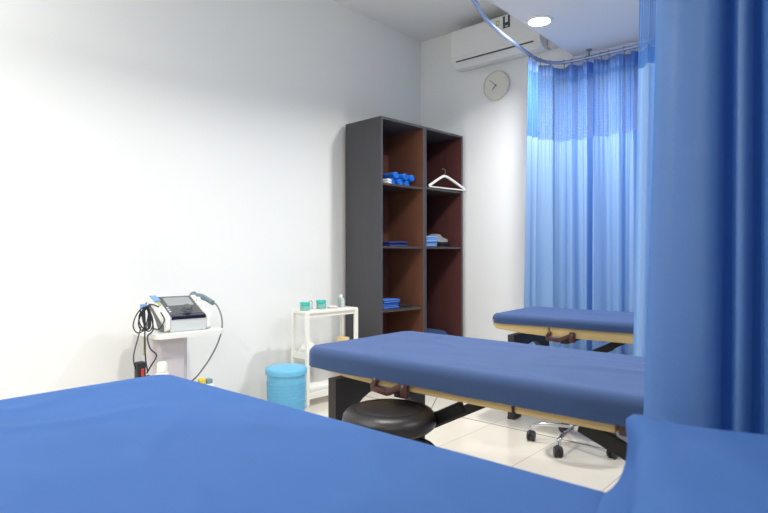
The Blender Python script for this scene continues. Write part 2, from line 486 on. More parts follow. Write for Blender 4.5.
# ------------------------------------------------------------------ blue pillow on the near table
def pillow():
    hx, hy = .19, .25
    bm = draped(hx, hy, .812, .690, .035, .03, nin=30, nside=8, wr=.015, seed=21, hemw=.002, flare=.05, crown=.012, m=16)
    for v in bm.verts:
        x, y, z = v.co
        k = max(0, (z-.70)/.106)
        # pointed, slightly lifted corners like a pillowcase
        for sx in (-1, 1):
            for sy in (-1, 1):
                d = math.hypot(x-sx*hx, y-sy*hy)
                w = math.exp(-(d/.034)**2)*k
                x += sx*.040*w; y += sy*.040*w; z += .010*w
        z = .69+(z-.69)*(1-.42*max(0, (hy-y)/(2*hy)))
        v.co = Vector((x, y, z))
    # underside
    vs = [v for v in bm.verts if v.is_boundary]
    es = [e for e in bm.edges if e.is_boundary]
    bmesh.ops.contextual_create(bm, geom=es)
    return bm
o = link('pillow', pillow(), 'sheet_bright', smooth=60, loc=(-.027, .7075, 0), rz=math.radians(15))
tag(o, 'bright blue pillow with a pointed corner at the head of the nearest table', 'pillow')

# ------------------------------------------------------------------ wheeled stools
def make_stool(label, basemat, loc, rz):
    t = thing('wheeled_stool', label, 'stool', loc, rz)
    bm = NB()
    lathe(bm, [(0, .410), (.12, .410), (.150, .414), (.166, .428), (.171, .445), (.168, .463), (.156, .478), (.138, .486),
               (.124, .4865), (.118, .4845), (.112, .4875), (.08, .490), (.04, .491), (0, .491)], 64)
    bmesh.ops.translate(bm, vec=(0, 0, .018), verts=bm.verts[:])
    link('seat', bm, 'leather', t, 60)
    bm = NB(); lathe(bm, [(0, .410), (.10, .410), (.104, .416), (.10, .4275), (0, .4275)], 24)
    link('seat_plate', bm, 'blackmetal', t, 40)
    if basemat is None:
        for k in range(4):
            a = k*PI/2; c, q = math.cos(a), math.sin(a)
            bm = NB(); tube(bm, [(c*u, q*u, z) for u, z in ((.03, .401), (.09, .400), (.145, .385), (.175, .345), (.185, .28), (.195, .14), (.205, .012))], .010, 10, 5)
            lg = link('leg', bm, 'blackmetal', t, 60)
            bm = NB(); lathe(bm, [(0, 0), (.012, 0), (.014, .006), (.0135, .022), (0, .024)], 14, (c*.205, q*.205, 0)); link('rubber_foot', bm, 'blackplastic', lg, 40)
        return t
    bm = NB(); lathe(bm, [(0, .11), (.027, .11), (.027, .24), (.015, .245), (.015, .409), (0, .409)], 20)
    link('gas_column', bm, basemat, t, 40)
    bm = NB(); lathe(bm, [(0, .085), (.03, .085), (.036, .09), (.036, .118), (.03, .124), (0, .124)], 24)
    hub = link('hub', bm, basemat, t, 40)
    for k in range(5):
        a = -PI/2+k*2*PI/5; c, s = math.cos(a), math.sin(a)
        bm = NB()
        tube(bm, [(c*.02, s*.02, .105), (c*.12, s*.12, .104), (c*.19, s*.19, .098), (c*.225, s*.225, .085), (c*.235, s*.235, .062)], .011, 10, 4)
        link('arm', bm, basemat, t, 50)
        bm = NB()
        wx, wy = c*.238, s*.238
        for off in (-.013, .013):
            tmp = NB(); lathe(tmp, [(0, -.009), (.024, -.009), (.0275, -.005), (.0275, .005), (.024, .009), (0, .009)], 24, axis='y')
            ang = a+.6+k
            bmesh.ops.transform(tmp, matrix=Matrix.Translation((wx-math.sin(ang)*off, wy+math.cos(ang)*off, .0275)) @ Matrix.Rotation(ang, 4, 'Z'), verts=tmp.verts[:])
            merge(bm, tmp)
        tmp = NB(); lathe(tmp, [(0, .028), (.017, .028), (.021, .04), (.017, .054), (.008, .062), (0, .064)], 16, (wx, wy, 0)); merge(bm, tmp)
        link('caster', bm, 'blackplastic', t, 40)
    return t
make_stool('round black leather stool with bent black legs between the nearest and middle tables', None, (-1.335, 1.555, 0), math.radians(28))
make_stool('stool with a chrome five star base and black casters, beyond the middle table', 'chrome', (-1.28, 3.08, 0), math.radians(2))

# ------------------------------------------------------------------ open cabinets
def bookcase(label, loc, hw, shelves, inner):
    H = 2.155
    t = thing('open_cabinet', label, 'cabinet', loc, rz=math.radians(-3.5), group='open dark wood cabinets')
    hx, hy = .21, hw
    th = .02
    for s, nm in ((-1, 'side_panel'), (1, 'side_panel')):
        ya, yb = (-hy, -hy+th) if s < 0 else (hy-th, hy)
        so = link(nm, box(NB(), -hx, hx, ya, yb, 0, H, .0015, 1), inner if True else 'cab_out', t)
        # painted outer faces and front edges are dark, the inside is laminate
        me = so.data; me.materials.append(M['cab_out'])
        for p in me.polygons:
            n = p.normal
            if n.x > .5 or n.y*s > .5 or n.z > .5: p.material_index = 1
    link('top_panel', box(NB(), -hx+.001, hx, -hy+th, hy-th, H-th, H, .0015, 1), 'cab_out', t)
    link('back_panel', box(NB(), -hx, -hx+.008, -hy+th, hy-th, .07, H-th), 'cab_in2', t)
    link('bottom_panel', box(NB(), -hx+.008, hx, -hy+th, hy-th, .07, .09, .0015, 1), 'cab_out', t)
    link('plinth', box(NB(), hx-.04, hx-.02, -hy+th, hy-th, 0, .07), 'cab_out', t)
    for z in shelves:
        link('shelf', box(NB(), -hx+.008, hx-.004, -hy+th, hy-th, z-.018, z, .0015, 1), 'shelfwood', t)
    return t
bookcase('dark open cabinet with brown inside, left unit holding blue rolled towels', (-3.1286, 3.594, 0), .262, [1.637, 1.137, .629], 'cab_in')
bookcase('dark open cabinet, right unit next to the back wall with a white hanger', (-3.0963, 4.123, 0), .265, [1.645, 1.140], 'cab_in2')

# towels rolled on the top shelf
def rolled(name, x, y, z, L, r, ang, label):
    bm = NB()
    # spiral section extruded lengthwise
    pr = []
    n = 46
    for k in range(n):
        a = k/n*2*PI*2.6; rr = r*(.28+.72*k/(n-1))
        pr.append((rr*math.cos(a), rr*math.sin(a)))
    body = [(0, -L/2)]
    lathe(bm, [(0, -L/2+.004), (r*.35, -L/2+.001), (r*.75, -L/2), (r*.95, -L/2+.006), (r, -L/2+.02), (r*.98, 0), (r, L/2-.02), (r*.95, L/2-.006), (r*.7, L/2), (r*.35, L/2-.002), (0, L/2-.004)], 24, axis='x')
    o = link(name, bm, 'towel', smooth=50, loc=(x, y, z), rz=ang)
    sp = NB(); tube(sp, [(L/2+.0005, c*.88, s*.88) for c, s in pr], .0016, 5)
    link('rolled_edge', sp, 'towel', o)
    return tag(o, label, 'towel', 'rolled towels on the top shelf')
zt = 1.637
rolled('rolled_towel', -3.13, 3.53, zt+.031, .26, .030, .1, 'bright blue rolled towel, bottom leftmost of the pile on the top shelf')
rolled('rolled_towel', -3.12, 3.64, zt+.031, .26, .030, -.1, 'bright blue rolled towel, bottom middle of the pile on the top shelf')
rolled('rolled_towel', -3.12, 3.722, zt+.031, .24, .030, .05, 'bright blue rolled towel, bottom rightmost of the pile on the top shelf')
rolled('rolled_towel', -3.12, 3.585, zt+.082, .28, .030, -.16, 'bright blue rolled towel, upper left of the pile on the top shelf')
rolled('rolled_towel', -3.11, 3.685, zt+.082, .25, .030, .06, 'bright blue rolled towel, upper middle of the pile on the top shelf')
rolled('rolled_towel', -3.10, 3.765, zt+.079, .24, .030, .1, 'bright blue rolled towel, upper right of the pile on the top shelf')

def folded(name, x, y, z, hx, hy, n, th, m, label, cat, rz=0, seed=0, group=None):
    bm = NB()
    for k in range(n):
        rr = random.Random(seed*10+k)
        dx, dy = rr.uniform(-.008, .008), rr.uniform(-.008, .008)
        tmp = NB(); box(tmp, -hx+dx, hx+dx, -hy+dy, hy+dy, k*th, (k+1)*th-.001, th*.45, 3)
        bmesh.ops.subdivide_edges(tmp, edges=tmp.edges[:], cuts=2, use_grid_fill=True)
        for v in tmp.verts:
            w = noise.noise(Vector((v.co.x*14, v.co.y*14, seed+k*.2)))
            v.co.z = max(v.co.z + w*th*.35, .0005); v.co.x += w*.004
        merge(bm, tmp)
    o = link(name, bm, m, smooth=60, loc=(x, y, z), rz=rz)
    return tag(o, label, cat, group)
folded('folded_cloth', -3.03, 3.445, zt+.0005, .07, .035, 2, .02, 'whitecloth', 'small white folded cloth beside the rolled blue towels on the top shelf', 'cloth', .2, 1)
folded('folded_cloth', -3.13, 3.60, 1.138, .13, .13, 3, .013, 'navycloth', 'navy blue folded clothes on the second shelf of the left cabinet', 'cloth', .1, 2)
folded('folded_cloth', -3.12, 3.52, .6300, .13, .10, 5, .015, 'medcloth', 'medium blue folded stack on the third shelf of the left cabinet', 'cloth', 0, 3)
folded('folded_cloth', -3.12, 3.715, .6300, .12, .08, 1, .016, 'blackcloth', 'flat dark folded cloth beside the blue stack on the third shelf', 'cloth', 0, 4)
folded('folded_cloth', -3.06, 4.03, 1.1410, .12, .065, 5, .019, 'litcloth', 'pale blue folded cloth in the right cabinet under the hanger', 'cloth', -.25, 5)
folded('folded_cloth', -3.08, 4.25, 1.1410, .11, .08, 2, .017, 'blackcloth', 'black folded cloth under the grey one in the right cabinet', 'cloth', .1, 6)
# slumped grey cloth resting on the black one
bm = NB()
lathe(bm, [(0, 0), (.095, 0), (.11, .012), (.10, .032), (.075, .055), (.04, .075), (0, .082)], 36)
for v in bm.verts:
    w = noise.noise(v.co*16); v.co += Vector((v.co.x, v.co.y, 0))*w*.25; v.co.z = max(0, v.co.z*(1+w*.5))
tag(link('grey_cloth', bm, 'greycloth', smooth=60, loc=(-3.07, 4.24, 1.1765)), 'crumpled grey cloth leaning on the pale blue one in the right cabinet', 'cloth')
bm = draped(.17, .21, .335, .1, .05, .03, seed=8, wr=.012, crown=.07, nin=12, m=6)
bmesh.ops.translate(bm, vec=(0, 0, -.0), verts=bm.verts[:])
bmesh.ops.contextual_create(bm, geom=[e for e in bm.edges if e.is_boundary])
tag(link('blue_blanket', bm, 'sheet_navy', smooth=60, loc=(-3.11, 4.13, -.005)), 'blue blanket heaped at the bottom of the right cabinet', 'blanket')

# white hanger leaning on the shelf of the right cabinet
t = thing('clothes_hanger', 'white plastic clothes hanger leaning on a shelf of the right cabinet', 'hanger', (-2.893, 4.165, 1.6465), rz=math.radians(80))
t.scale = (1.02, 1.02, 1.04)
bm = NB()
tilt = .3
def hp(x, z): return (x, z*math.sin(tilt), .0115+z*math.cos(tilt))
arm = [(-.205, 0), (-.215, .010), (-.17, .035), (-.09, .078), (-.03, .107), (0, .112), (.03, .107), (.09, .078), (.17, .035), (.215, .010), (.205, 0), (.1, .0), (0, 0), (-.1, 0)]
tube(bm, [hp(x, z) for x, z in arm[:11]], .0115, 10, 4)
tube(bm, [hp(x, z) for x, z in [arm[10]]+[(.1, .0), (-.1, 0)]+[arm[0]]], .006, 8)
link('hanger_frame', bm, 'white_plastic', t, 60)
bm = NB()
tube(bm, [hp(0, .10), hp(0, .135), hp(.012, .147), hp(.022, .162), hp(.014, .18), hp(-.004, .184), hp(-.018, .172)], .0028, 8, 4)
part_label(link('hook', bm, 'steel', t, 60), 'thin metal hook')

# ------------------------------------------------------------------ white slide-out cart by the wall
cart = thing('storage_cart', 'narrow white three tier plastic cart between the blue bin and the dark cabinet', 'cart', (-3.075, 2.86, 0), rz=math.radians(-3))
hx, hy = .085, .24
def tray(z, h=.045):
    bm = NB()
    box(bm, -hx, hx, -hy, hy, z-.012, z, .002, 1)
    box(bm, -hx, -hx+.007, -hy, hy, z, z+h-.012, .0015, 1); box(bm, hx-.007, hx, -hy, hy, z, z+h-.012, .0015, 1)
    box(bm, -hx+.007, hx-.007, -hy, -hy+.007, z, z+h-.012, .0015, 1); box(bm, -hx+.007, hx-.007, hy-.007, hy, z, z+h-.012, .0015, 1)
    return bm
bm = NB(); box(bm, -hx-.004, hx+.004, -hy-.004, hy+.004, .650, .670, .004, 2); box(bm, -hx+.008, hx-.008, -hy+.01, hy-.01, .622, .650, .002, 1)
link('top_shelf', bm, 'cream_plastic', cart)
link('tray', tray(.345), 'cream_plastic', cart)
link('tray', tray(.065), 'cream_plastic', cart)
for sx in (-1, 1):
    for sy in (-1, 1):
        bm = NB(); x = sx*(hx-.006); y = sy*(hy-.008)
        box(bm, x-.012, x+.012, y-.014, y+.014, .012, .662, .003, 2)
        link('leg', bm, 'cream_plastic', cart)
        bm = NB(); lathe(bm, [(0, 0), (.009, 0), (.012, .004), (.011, .012), (0, .012)], 12, (x, y, 0)); link('foot', bm, 'white_plastic', cart, 40)

def jar(x, y, label, body, lid, h=.05, r=.028, spout=False):
    t = thing('jar', label, 'jar', (x, y, .6705))
    bm = NB(); lathe(bm, [(0, 0), (r*.9, 0), (r, .004), (r, h-.006), (r*.85, h), (0, h)], 24); link('jar_body', bm, body, t, 40)
    bm = NB(); lathe(bm, [(0, h+.0005), (r*1.05, h+.0005), (r*1.05, h+.018), (r*.9, h+.022), (0, h+.022)], 24); link('lid', bm, lid, t, 40)
    return t
jar(-3.08, 2.665, 'left teal lidded clear jar on top of the white cart', 'tealclear', 'teal', .038, .034)
jar(-3.095, 2.835, 'right teal lidded jar in the middle of the white cart top', 'tealclear', 'teal', .042, .036)
# small pump bottle and clear cups
t = thing('pump_bottle', 'small clear pump bottle between the two teal jars on the cart', 'bottle', (-3.12, 2.752, .6705))
bm = NB(); lathe(bm, [(0, 0), (.017, 0), (.019, .004), (.019, .05), (.009, .062), (0, .062)], 20); link('bottle_body', bm, 'clear', t, 40)
bm = NB(); lathe(bm, [(0, .0625), (.008, .0625), (.008, .072), (.003, .074), (.003, .09), (0, .09)], 12); box(bm, -.006, .022, -.005, .005, .0905, .097, .002)
link('pump', bm, 'white_plastic', t, 40)
t = thing('clear_bottle', 'clear plastic bottle on the cart top beside the dark cabinet', 'bottle', (-3.075, 3.02, .6705))
bm = NB(); lathe(bm, [(0, 0), (.026, 0), (.028, .005), (.028, .055), (.024, .068), (.012, .078), (0, .078)], 24); link('bottle_body', bm, 'clear', t, 50)
bm = NB(); lathe(bm, [(0, .0785), (.013, .0785), (.013, .092), (.011, .094), (0, .094)], 16); link('cap', bm, 'white_plastic', t, 40)
bm = NB(); lathe(bm, [(0, 0), (.03, 0), (.043, .012), (.045, .013), (.041, .0135), (.028, .003), (0, .003)], 28)
tag(link('dish', bm, 'white_plastic', smooth=50, loc=(-3.07, 2.925, .6705)), 'shallow white dish between the jars and the bottle on the cart', 'dish')
# middle tray: plastic bag, white cloth, tan pack
bm = NB(); lathe(bm, [(0, 0), (.05, 0), (.062, .02), (.058, .05), (.04, .08), (.015, .10), (0, .104)], 28)
for v in bm.verts:
    w = noise.noise(v.co*22); v.co.x *= 1+w*.3; v.co.y *= 1+w*.4; v.co.z *= 1+w*.15
tag(link('plastic_bag', bm, 'whitecloth', smooth=40, loc=(-3.085, 2.70, .3455)), 'crumpled white plastic bag on the middle tray of the cart', 'bag')
bm = NB(); box(bm, -.055, .055, -.11, .11, 0, .055, .02, 4)
for v in bm.verts: v.co.z *= 1+.4*noise.noise(v.co*9)
tag(link('white_towel', bm, 'whitecloth', smooth=60, loc=(-3.08, 2.895, .3455)), 'folded white towel on the middle tray of the cart', 'towel')
bm = NB(); box(bm, -.045, .045, -.028, .028, 0, .10, .008, 2)
tag(link('tan_box', bm, 'tan', smooth=40, loc=(-3.07, 3.037, .3455)), 'tan paper pack at the right end of the middle cart tray', 'box')
bm = NB(); box(bm, -.06, .06, -.19, .19, 0, .07, .02, 4)
for v in bm.verts: v.co.z *= 1+.25*noise.noise(v.co*11)
tag(link('white_towel', bm, 'whitecloth', smooth=60, loc=(-3.075, 2.845, .0655)), 'long white towel lying in the lowest tray of the cart', 'towel')

# ------------------------------------------------------------------ blue pedal bin
t = thing('pedal_bin', 'sky blue round plastic pedal bin beside the white cart', 'bin', (-2.955, 2.395, 0), rz=math.radians(-42))
t.scale = (1, 1, 1.03)
bm = NB(); lathe(bm, [(0, 0), (.112, 0), (.118, .006), (.126, .27), (0, .27)], 48)
bo = link('bin_body', bm, 'bin', t, 40)
# woven texture of raised studs
bm = NB()
for i in range(9):
    for k in range(44):
        a = 2*PI*(k+.5*(i % 2))/44; z = .05+i*.021; r = .119+.007*z/.27+.0012
        tmp = NB(); box(tmp, -.0018, .0018, -.0055, .0055, -.007, .007, .0012, 1)
        bmesh.ops.transform(tmp, matrix=Matrix.Translation((r*math.cos(a), r*math.sin(a), z)) @ Matrix.Rotation(a, 4, 'Z') @ Matrix.Rotation(.6, 4, 'X'), verts=tmp.verts[:])
        merge(bm, tmp)
link('woven_relief', bm, 'bin', bo)
bm = NB(); lathe(bm, [(0, .2705), (.128, .2705), (.136, .274), (.137, .300), (.134, .308), (.12, .318), (.07, .325), (0, .327)], 48)
link('lid', bm, 'bin', t, 45)
bm = NB(); box(bm, .10, .155, -.035, .035, .004, .02, .004); 
part_label(link('pedal', bm, 'bin_dark', t), 'dark blue foot pedal')
bm = NB(); box(bm, -.155, -.137, -.02, .02, .255, .312, .004); link('lid_hinge', bm, 'bin', t)

# ------------------------------------------------------------------ therapy machine on its stand
sx, sy = -3.09, 1.665
t = thing('machine_stand', 'white pedestal stand with rounded top holding the therapy machine', 'stand', (sx, sy, 0), rz=math.radians(-4))
bm = NB(); prism(bm, rrect(.19, .205, .05, 6, 2), .604, .628, 'xy'); bmesh.ops.translate(bm, vec=(0, .04, 0), verts=bm.verts[:])
link('top_shelf', bm, 'white_plastic', t, 40)
def chpoly(x0, x1, y0, y1, c): return [(x0, y0), (x1-c, y0), (x1, y0+c), (x1, y1-c), (x1-c, y1), (x0, y1)]
bm = NB(); prism(bm, chpoly(-.07, .11, -.145, .055, .035), .17, .6035, 'xy', .002); link('column', bm, 'colgrey', t, 30)
bm = NB(); prism(bm, rrect(.12, .13, .04, 6, 2), .14, .168, 'xy'); bmesh.ops.translate(bm, vec=(0, -.045, 0), verts=bm.verts[:]); link('lower_shelf', bm, 'white_plastic', t, 40)
bm = NB(); prism(bm, chpoly(-.07, .11, -.145, .055, .035), .07, .1395, 'xy'); link('column', bm, 'grey_plastic', t, 30)
bm = NB(); prism(bm, rrect(.12, .13, .04, 6, 2), .045, .0695, 'xy'); bmesh.ops.translate(bm, vec=(0, -.045, 0), verts=bm.verts[:]); link('base', bm, 'white_plastic', t, 40)
for (a, c) in ((.09, .05), (.09, -.14), (-.09, .05), (-.09, -.14)):
    bm = NB(); lathe(bm, [(0, -.01), (.02, -.01), (.0225, 0), (.02, .01), (0, .01)], 20, (a, c, .0225), 'y'); box(bm, a-.012, a+.012, c-.008, c+.008, .028, .0445)
    link('caster', bm, 'blackplastic', t, 40)

# machine: local x = width, local y = depth to the back
mach = thing('therapy_machine', 'white and grey therapy machine with dark screen and round knob on the stand', 'medical device', (-2.965, 1.70, .6285), rz=math.radians(83))
prof = [(0, .004), (.004, 0), (.245, 0), (.25, .006), (.25, .165), (.243, .178), (.225, .183), (.03, .094), (.006, .084), (0, .074)]
bm = NB(); prism(bm, prof, -.105, .105, 'yz', .003); link('body', bm, 'grey_plastic', mach, 40)
for s in (-1, 1):
    pr = [(-.004, .018), (.03, .0), (.248, 0), (.254, .01), (.254, .168), (.243, .186), (.220, .191), (.03, .104), (.0, .092), (-.006, .076)]
    a, c = (.1055, .135) if s > 0 else (-.135, -.1055)
    bm = NB(); prism(bm, pr, a, c, 'yz', .008)
    so = link('side_shell', bm, 'white_plastic', mach, 40)
    pr2 = [(.02, .004), (.09, .004), (.135, .055), (.19, .10), (.24, .115), (.248, .15), (.19, .125), (.10, .075), (.045, .045), (.015, .04)]
    a, c = (.1355, .139) if s > 0 else (-.139, -.1355)
    bm = NB(); prism(bm, pr2, a, c, 'yz', .001); link('side_vent', bm, 'dgrey_plastic', so)
def slope_pt(y): # height of the sloped deck at depth y
    return .094+(y-.03)*(.183-.094)/(.225-.03)
def deck(x0, x1, y0, y1, lift, th, m, name, parent, bev=.002):
    bm = NB()
    poly = [(y0, slope_pt(y0)+lift), (y1, slope_pt(y1)+lift), (y1, slope_pt(y1)+lift+th), (y0, slope_pt(y0)+lift+th)]
    prism(bm, poly, x0, x1, 'yz', bev if th > .004 else .0008)
    return link(name, bm, m, parent)
fp = deck(-.098, .098, .03, .222, .0005, .005, 'slate', 'control_panel', mach)
deck(-.075, .080, .115, .205, .0055, .002, 'screen', 'screen', fp)
bm = NB(); prism(bm, [(-.004, .070), (-.004, .088), (.030, .101), (.030, .0955), (.001, .082), (.001, .070)], -.1, .1, 'yz', .0008); part_label(link('front_bezel', bm, 'bezel', mach), 'glossy navy black strip')
bm = NB(); lathe(bm, [(0, 0), (.031, 0), (.033, .004), (.027, .007), (.025, .022), (.021, .026), (0, .027)], 36)
sl = math.atan2(.089, .195)
bmesh.ops.transform(bm, matrix=Matrix.Translation((.018, .068, slope_pt(.068)+.0058)) @ Matrix.Rotation(sl, 4, 'X'), verts=bm.verts[:])
part_label(link('knob', bm, 'dgrey_plastic', mach, 40), 'round dark dial')
for k in range(3):
    deck(-.092+k*.0, -.080, .05+k*.02, .060+k*.02, .0055, .0025, 'grey_plastic', 'button', fp)
# blue card and lime sticker on the left shell
bm = NB(); prism(bm, [(.150, .166), (.225, .192), (.225, .196), (.150, .170)], -.142, -.104, 'yz'); link('sticker', bm, 'blue_plastic', mach)
bm = NB(); prism(bm, [(.11, .1440), (.15, .1622), (.15, .1640), (.11, .1460)], -.128, -.114, 'yz'); link('sticker', bm, 'lime', mach)
# probe holder on the right shell
for q in (.08, .15):
    bm = NB()
    z0 = slope_pt(q)+.0105
    prism(bm, [(q-.010, z0-.002), (q+.010, z0+.008), (q+.006, z0+.022), (q-.006, z0+.016)], .108, .133, 'yz', .001)
    link('probe_holder', bm, 'white_plastic', mach)

# handheld probe resting in the holder, its cord loops down to the side
pr = thing('ultrasound_probe', 'blue grey handheld probe with white cord resting on top of the machine', 'probe', (-3.07, 1.86, .757))
pr.scale = (1.25, 1.1, 1.25)
bm = NB()
tube(bm, [(-.098, .012, .042), (-.07, .013, .043), (-.03, .016, .038), (.01, .020, .026), (.045, .024, .014)], .013, 14, 4, radii=[.011, .013, .014, .0135, .0125, .012, .012])
link('handle', bm, 'probe', pr, 60)
bm = NB(); lathe(bm, [(0, -.013), (.016, -.013), (.022, -.008), (.024, .002), (.020, .010), (.012, .014), (0, .014)], 28, (-.112, .011, .040), 'x')
link('probe_head', bm, 'probe', pr, 50)
bm = NB()
tube(bm, [(.045, .024, .014), (.06, .035, .004), (.075, .05, -.04), (.08, .055, -.10), (.075, .035, -.17), (.06, .0, -.24), (.04, -.04, -.30), (.02, -.07, -.34), (-.02, -.09, -.37)], .0042, 8, 6)
part_label(link('cord', bm, 'greycloth', pr, 60), 'thin grey cord hanging in a loop')

# black cable bundle hanging at the left of the machine
cb = thing('cable_bundle', 'tangled black cables hanging on the left side of the therapy machine', 'cables', (-3.06, 1.46, .6))
def W(pts): return [(x+3.06, y-1.46, z-.6) for x, y, z in pts]
loops = [
 [(-2.99, 1.535, .775), (-3.0, 1.49, .79), (-3.0, 1.45, .76), (-3.0, 1.425, .70), (-3.0, 1.44, .655), (-3.01, 1.47, .68), (-3.0, 1.48, .74), (-3.0, 1.465, .785)],
 [(-3.02, 1.48, .80), (-3.03, 1.43, .74), (-3.02, 1.405, .68), (-3.02, 1.43, .64), (-3.02, 1.475, .66), (-3.03, 1.50, .72), (-3.03, 1.485, .785)],
 [(-3.01, 1.46, .79), (-2.99, 1.455, .72), (-2.98, 1.45, .65), (-2.96, 1.44, .58), (-2.95, 1.44, .50), (-2.95, 1.45, .44)],
 [(-3.0, 1.44, .68), (-2.97, 1.405, .61), (-2.95, 1.375, .53), (-2.93, 1.375, .47), (-2.93, 1.41, .44)],
 [(-3.03, 1.49, .78), (-3.02, 1.51, .70), (-2.99, 1.50, .65), (-2.97, 1.46, .62), (-2.94, 1.46, .56), (-2.93, 1.49, .52), (-2.93, 1.46, .47), (-2.94, 1.44, .43)],
 [(-3.0, 1.50, .66), (-2.98, 1.53, .655), (-2.98, 1.56, .70), (-2.99, 1.545, .745)],
 [(-2.93, 1.45, .42), (-2.93, 1.40, .41), (-2.94, 1.36, .36), (-2.96, 1.33, .28), (-2.98, 1.33, .1), (-3.0, 1.34, .01)],
]
for k in range(5):
    dy, dz = .012*math.sin(k*2.3), .015*math.cos(k*1.7)
    loops.append([(-3.0+.008*k, 1.475+dy, .785), (-2.99, 1.445+dy-.004*k, .755+dz), (-2.985, 1.44+dy, .70+dz), (-2.985, 1.46-dy, .655+dz*.5), (-2.99, 1.485-dy, .67), (-3.0, 1.49-dy, .73+dz), (-3.0, 1.475, .78)])
for q, L in enumerate(loops):
    bm = NB(); tube(bm, W(L), .0034 if q % 2 else .004, 8, 6); link('cable', bm, 'blackplastic', cb, 60)
bm = NB(); box(bm, .045, .075, -.035, -.005, .175, .195, .004); 
bm2 = NB(); box(bm2, .04, .072, -.02, .01, .17, .195, .005); bm.free()
part_label(link('connector', bm2, 'blue_plastic', cb), 'light blue plug')
bm = NB(); tube(bm, W([(-2.995, 1.455, .62), (-2.99, 1.452, .56), (-2.985, 1.45, .52)]), .008, 8, 3)
part_label(link('plug_sleeve', bm, 'lime', cb, 60), 'pale green sleeve')
ad = thing('power_strip', 'black power strip with red switch hanging by its cord beside the stand', 'power strip', (-2.93, 1.40, .37))
bm = NB(); box(bm, -.02, .02, -.024, .024, 0, .13, .008, 3); link('strip_body', bm, 'blackplastic', ad, 40)
bm = NB(); box(bm, .0203, .027, -.006, .010, .055, .095, .002, 1); link('switch', bm, 'red', ad)

# white bottle and bits on the stand's lower shelf / side
t = thing('white_bottle', 'white bottle with rounded cap in front of the machine stand', 'bottle', (-2.84, 1.475, 0))
bm = NB(); lathe(bm, [(0, 0), (.032, 0), (.036, .006), (.036, .43), (.030, .445), (0, .447)], 28)
link('bottle_body', bm, 'cream_plastic', t, 45)
bm = NB(); lathe(bm, [(0, .4475), (.026, .4475), (.026, .488), (.020, .498), (0, .5)], 28); link('cap', bm, 'cream_plastic', t, 45)

bx = thing('side_basket', 'small grey basket of cords and clips beside the machine stand', 'basket', (-2.915, 1.735, 0))
bm = NB(); box(bm, -.045, .045, -.075, .075, .0, .325, .01); link('basket_body', bm, 'white_plastic', bx)
bm = NB(); tube(bm, [(-.02, -.06, .334), (.02, -.045, .345), (.02, -.015, .338), (-.01, -.03, .336)], .006, 8, 5, closed=True); link('coiled_cord', bm, 'teal_grey', bx, 60)
bm = NB(); box(bm, -.01, .03, .035, .07, .3255, .352, .005); link('clip_box', bm, 'teal_grey', bx)
bm = NB(); box(bm, -.01, .03, -.008, .028, .3255, .360, .008); link('yellow_clip', bm, 'yellow', bx)

# ------------------------------------------------------------------ wall clock
ck = thing('wall_clock', 'round ivory wall clock under the air conditioner', 'clock', (-2.545, YB-.001, 2.562))
bm = NB(); vs = lathe(bm, [(0, 0), (.118, 0), (.127, .006), (.1285, .02), (.126, .03), (.119, .032), (.117, .024), (0, .024)], 64, axis='y'); link('clock_case', bm, 'clockrim', ck, 35)
bm = NB(); lathe(bm, [(0, .0245), (.117, .0245), (.117, .0255), (0, .0255)], 64, axis='y'); link('clock_face', bm, 'clockface', ck, 35)
def hand(ang, L, w):
    bm = NB(); p1 = (math.sin(ang)*L, -.030, math.cos(ang)*L)
    beam(bm, (0, -.030, 0), p1, .002, w, up=(math.cos(ang), 0, -math.sin(ang)) , bev=0)
    return bm
link('hour_hand', hand(math.radians(222), .05, .005), 'label', ck)
link('minute_hand', hand(math.radians(312), .082, .004), 'label', ck)
bm = NB(); lathe(bm, [(0, .026), (.006, .026), (.006, .034), (0, .034)], 16, axis='y'); link('hand_pin', bm, 'label', ck, 40)
bm = NB()
for k in range(12):
    a = 2*PI*k/12; L = .010
    tmp = NB(); box(tmp, -.0012, .0012, -.0266, -.0256, -L/2, L/2)
    bmesh.ops.transform(tmp, matrix=Matrix.Rotation(a, 4, 'Y') @ Matrix.Translation((0, 0, .104)), verts=tmp.verts[:]); merge(bm, tmp)
link('hour_marks', bm, 'clockrim', ck)

# ------------------------------------------------------------------ air conditioner
ac = thing('air_conditioner', 'white split air conditioner high on the back wall', 'air conditioner', (-2.47, YB, 2.73))
prof = [(-.002, .03), (-.09, .008), (-.15, .014), (-.195, .05), (-.208, .085), (-.21, .32), (-.195, .345), (-.17, .352), (-.002, .352)]
bm = NB(); prism(bm, prof, -.425, .425, 'yz', .006); link('housing', bm, 'ac', ac, 40)
bm = NB(); box(bm, -.425, .425, -.2135, -.2085, .092, .325, .003); fp = link('front_panel', bm, 'ac', ac)
bm = NB(); prism(bm, [(-.206, .062), (-.203, .063), (-.200, .053), (-.203, .052)], -.375, .37, 'yz'); part_label(link('air_outlet', bm, 'slot', ac), 'dark outlet slot')
bm = NB(); prism(bm, [(-.197, .046), (-.192, .044), (-.152, .010), (-.157, .006)], -.40, .40, 'yz'); link('louver', bm, 'ac', ac)
bm = NB(); box(bm, -.408, -.16, -.2150, -.2137, .094, .175, .0008, 1)
bm.free()
# dark label with pale marks, and a lime sticker, on the right of the front panel
bm = NB(); box(bm, .100, .120, -.2146, -.2136, .225, .325); box(bm, .146, .166, -.2146, -.2136, .225, .325); box(bm, .120, .146, -.2146, -.2136, .245, .272); box(bm, .120, .146, -.2146, -.2136, .225, .236)
link('energy_label', bm, 'label', fp)
bm = NB(); box(bm, .035, .068, -.2146, -.2136, .262, .305); lb = link('efficiency_sticker', bm, 'lime', fp)
bm = NB(); box(bm, .042, .061, -.2150, -.2147, .272, .294); link('sticker_mark', bm, 'ac', lb)
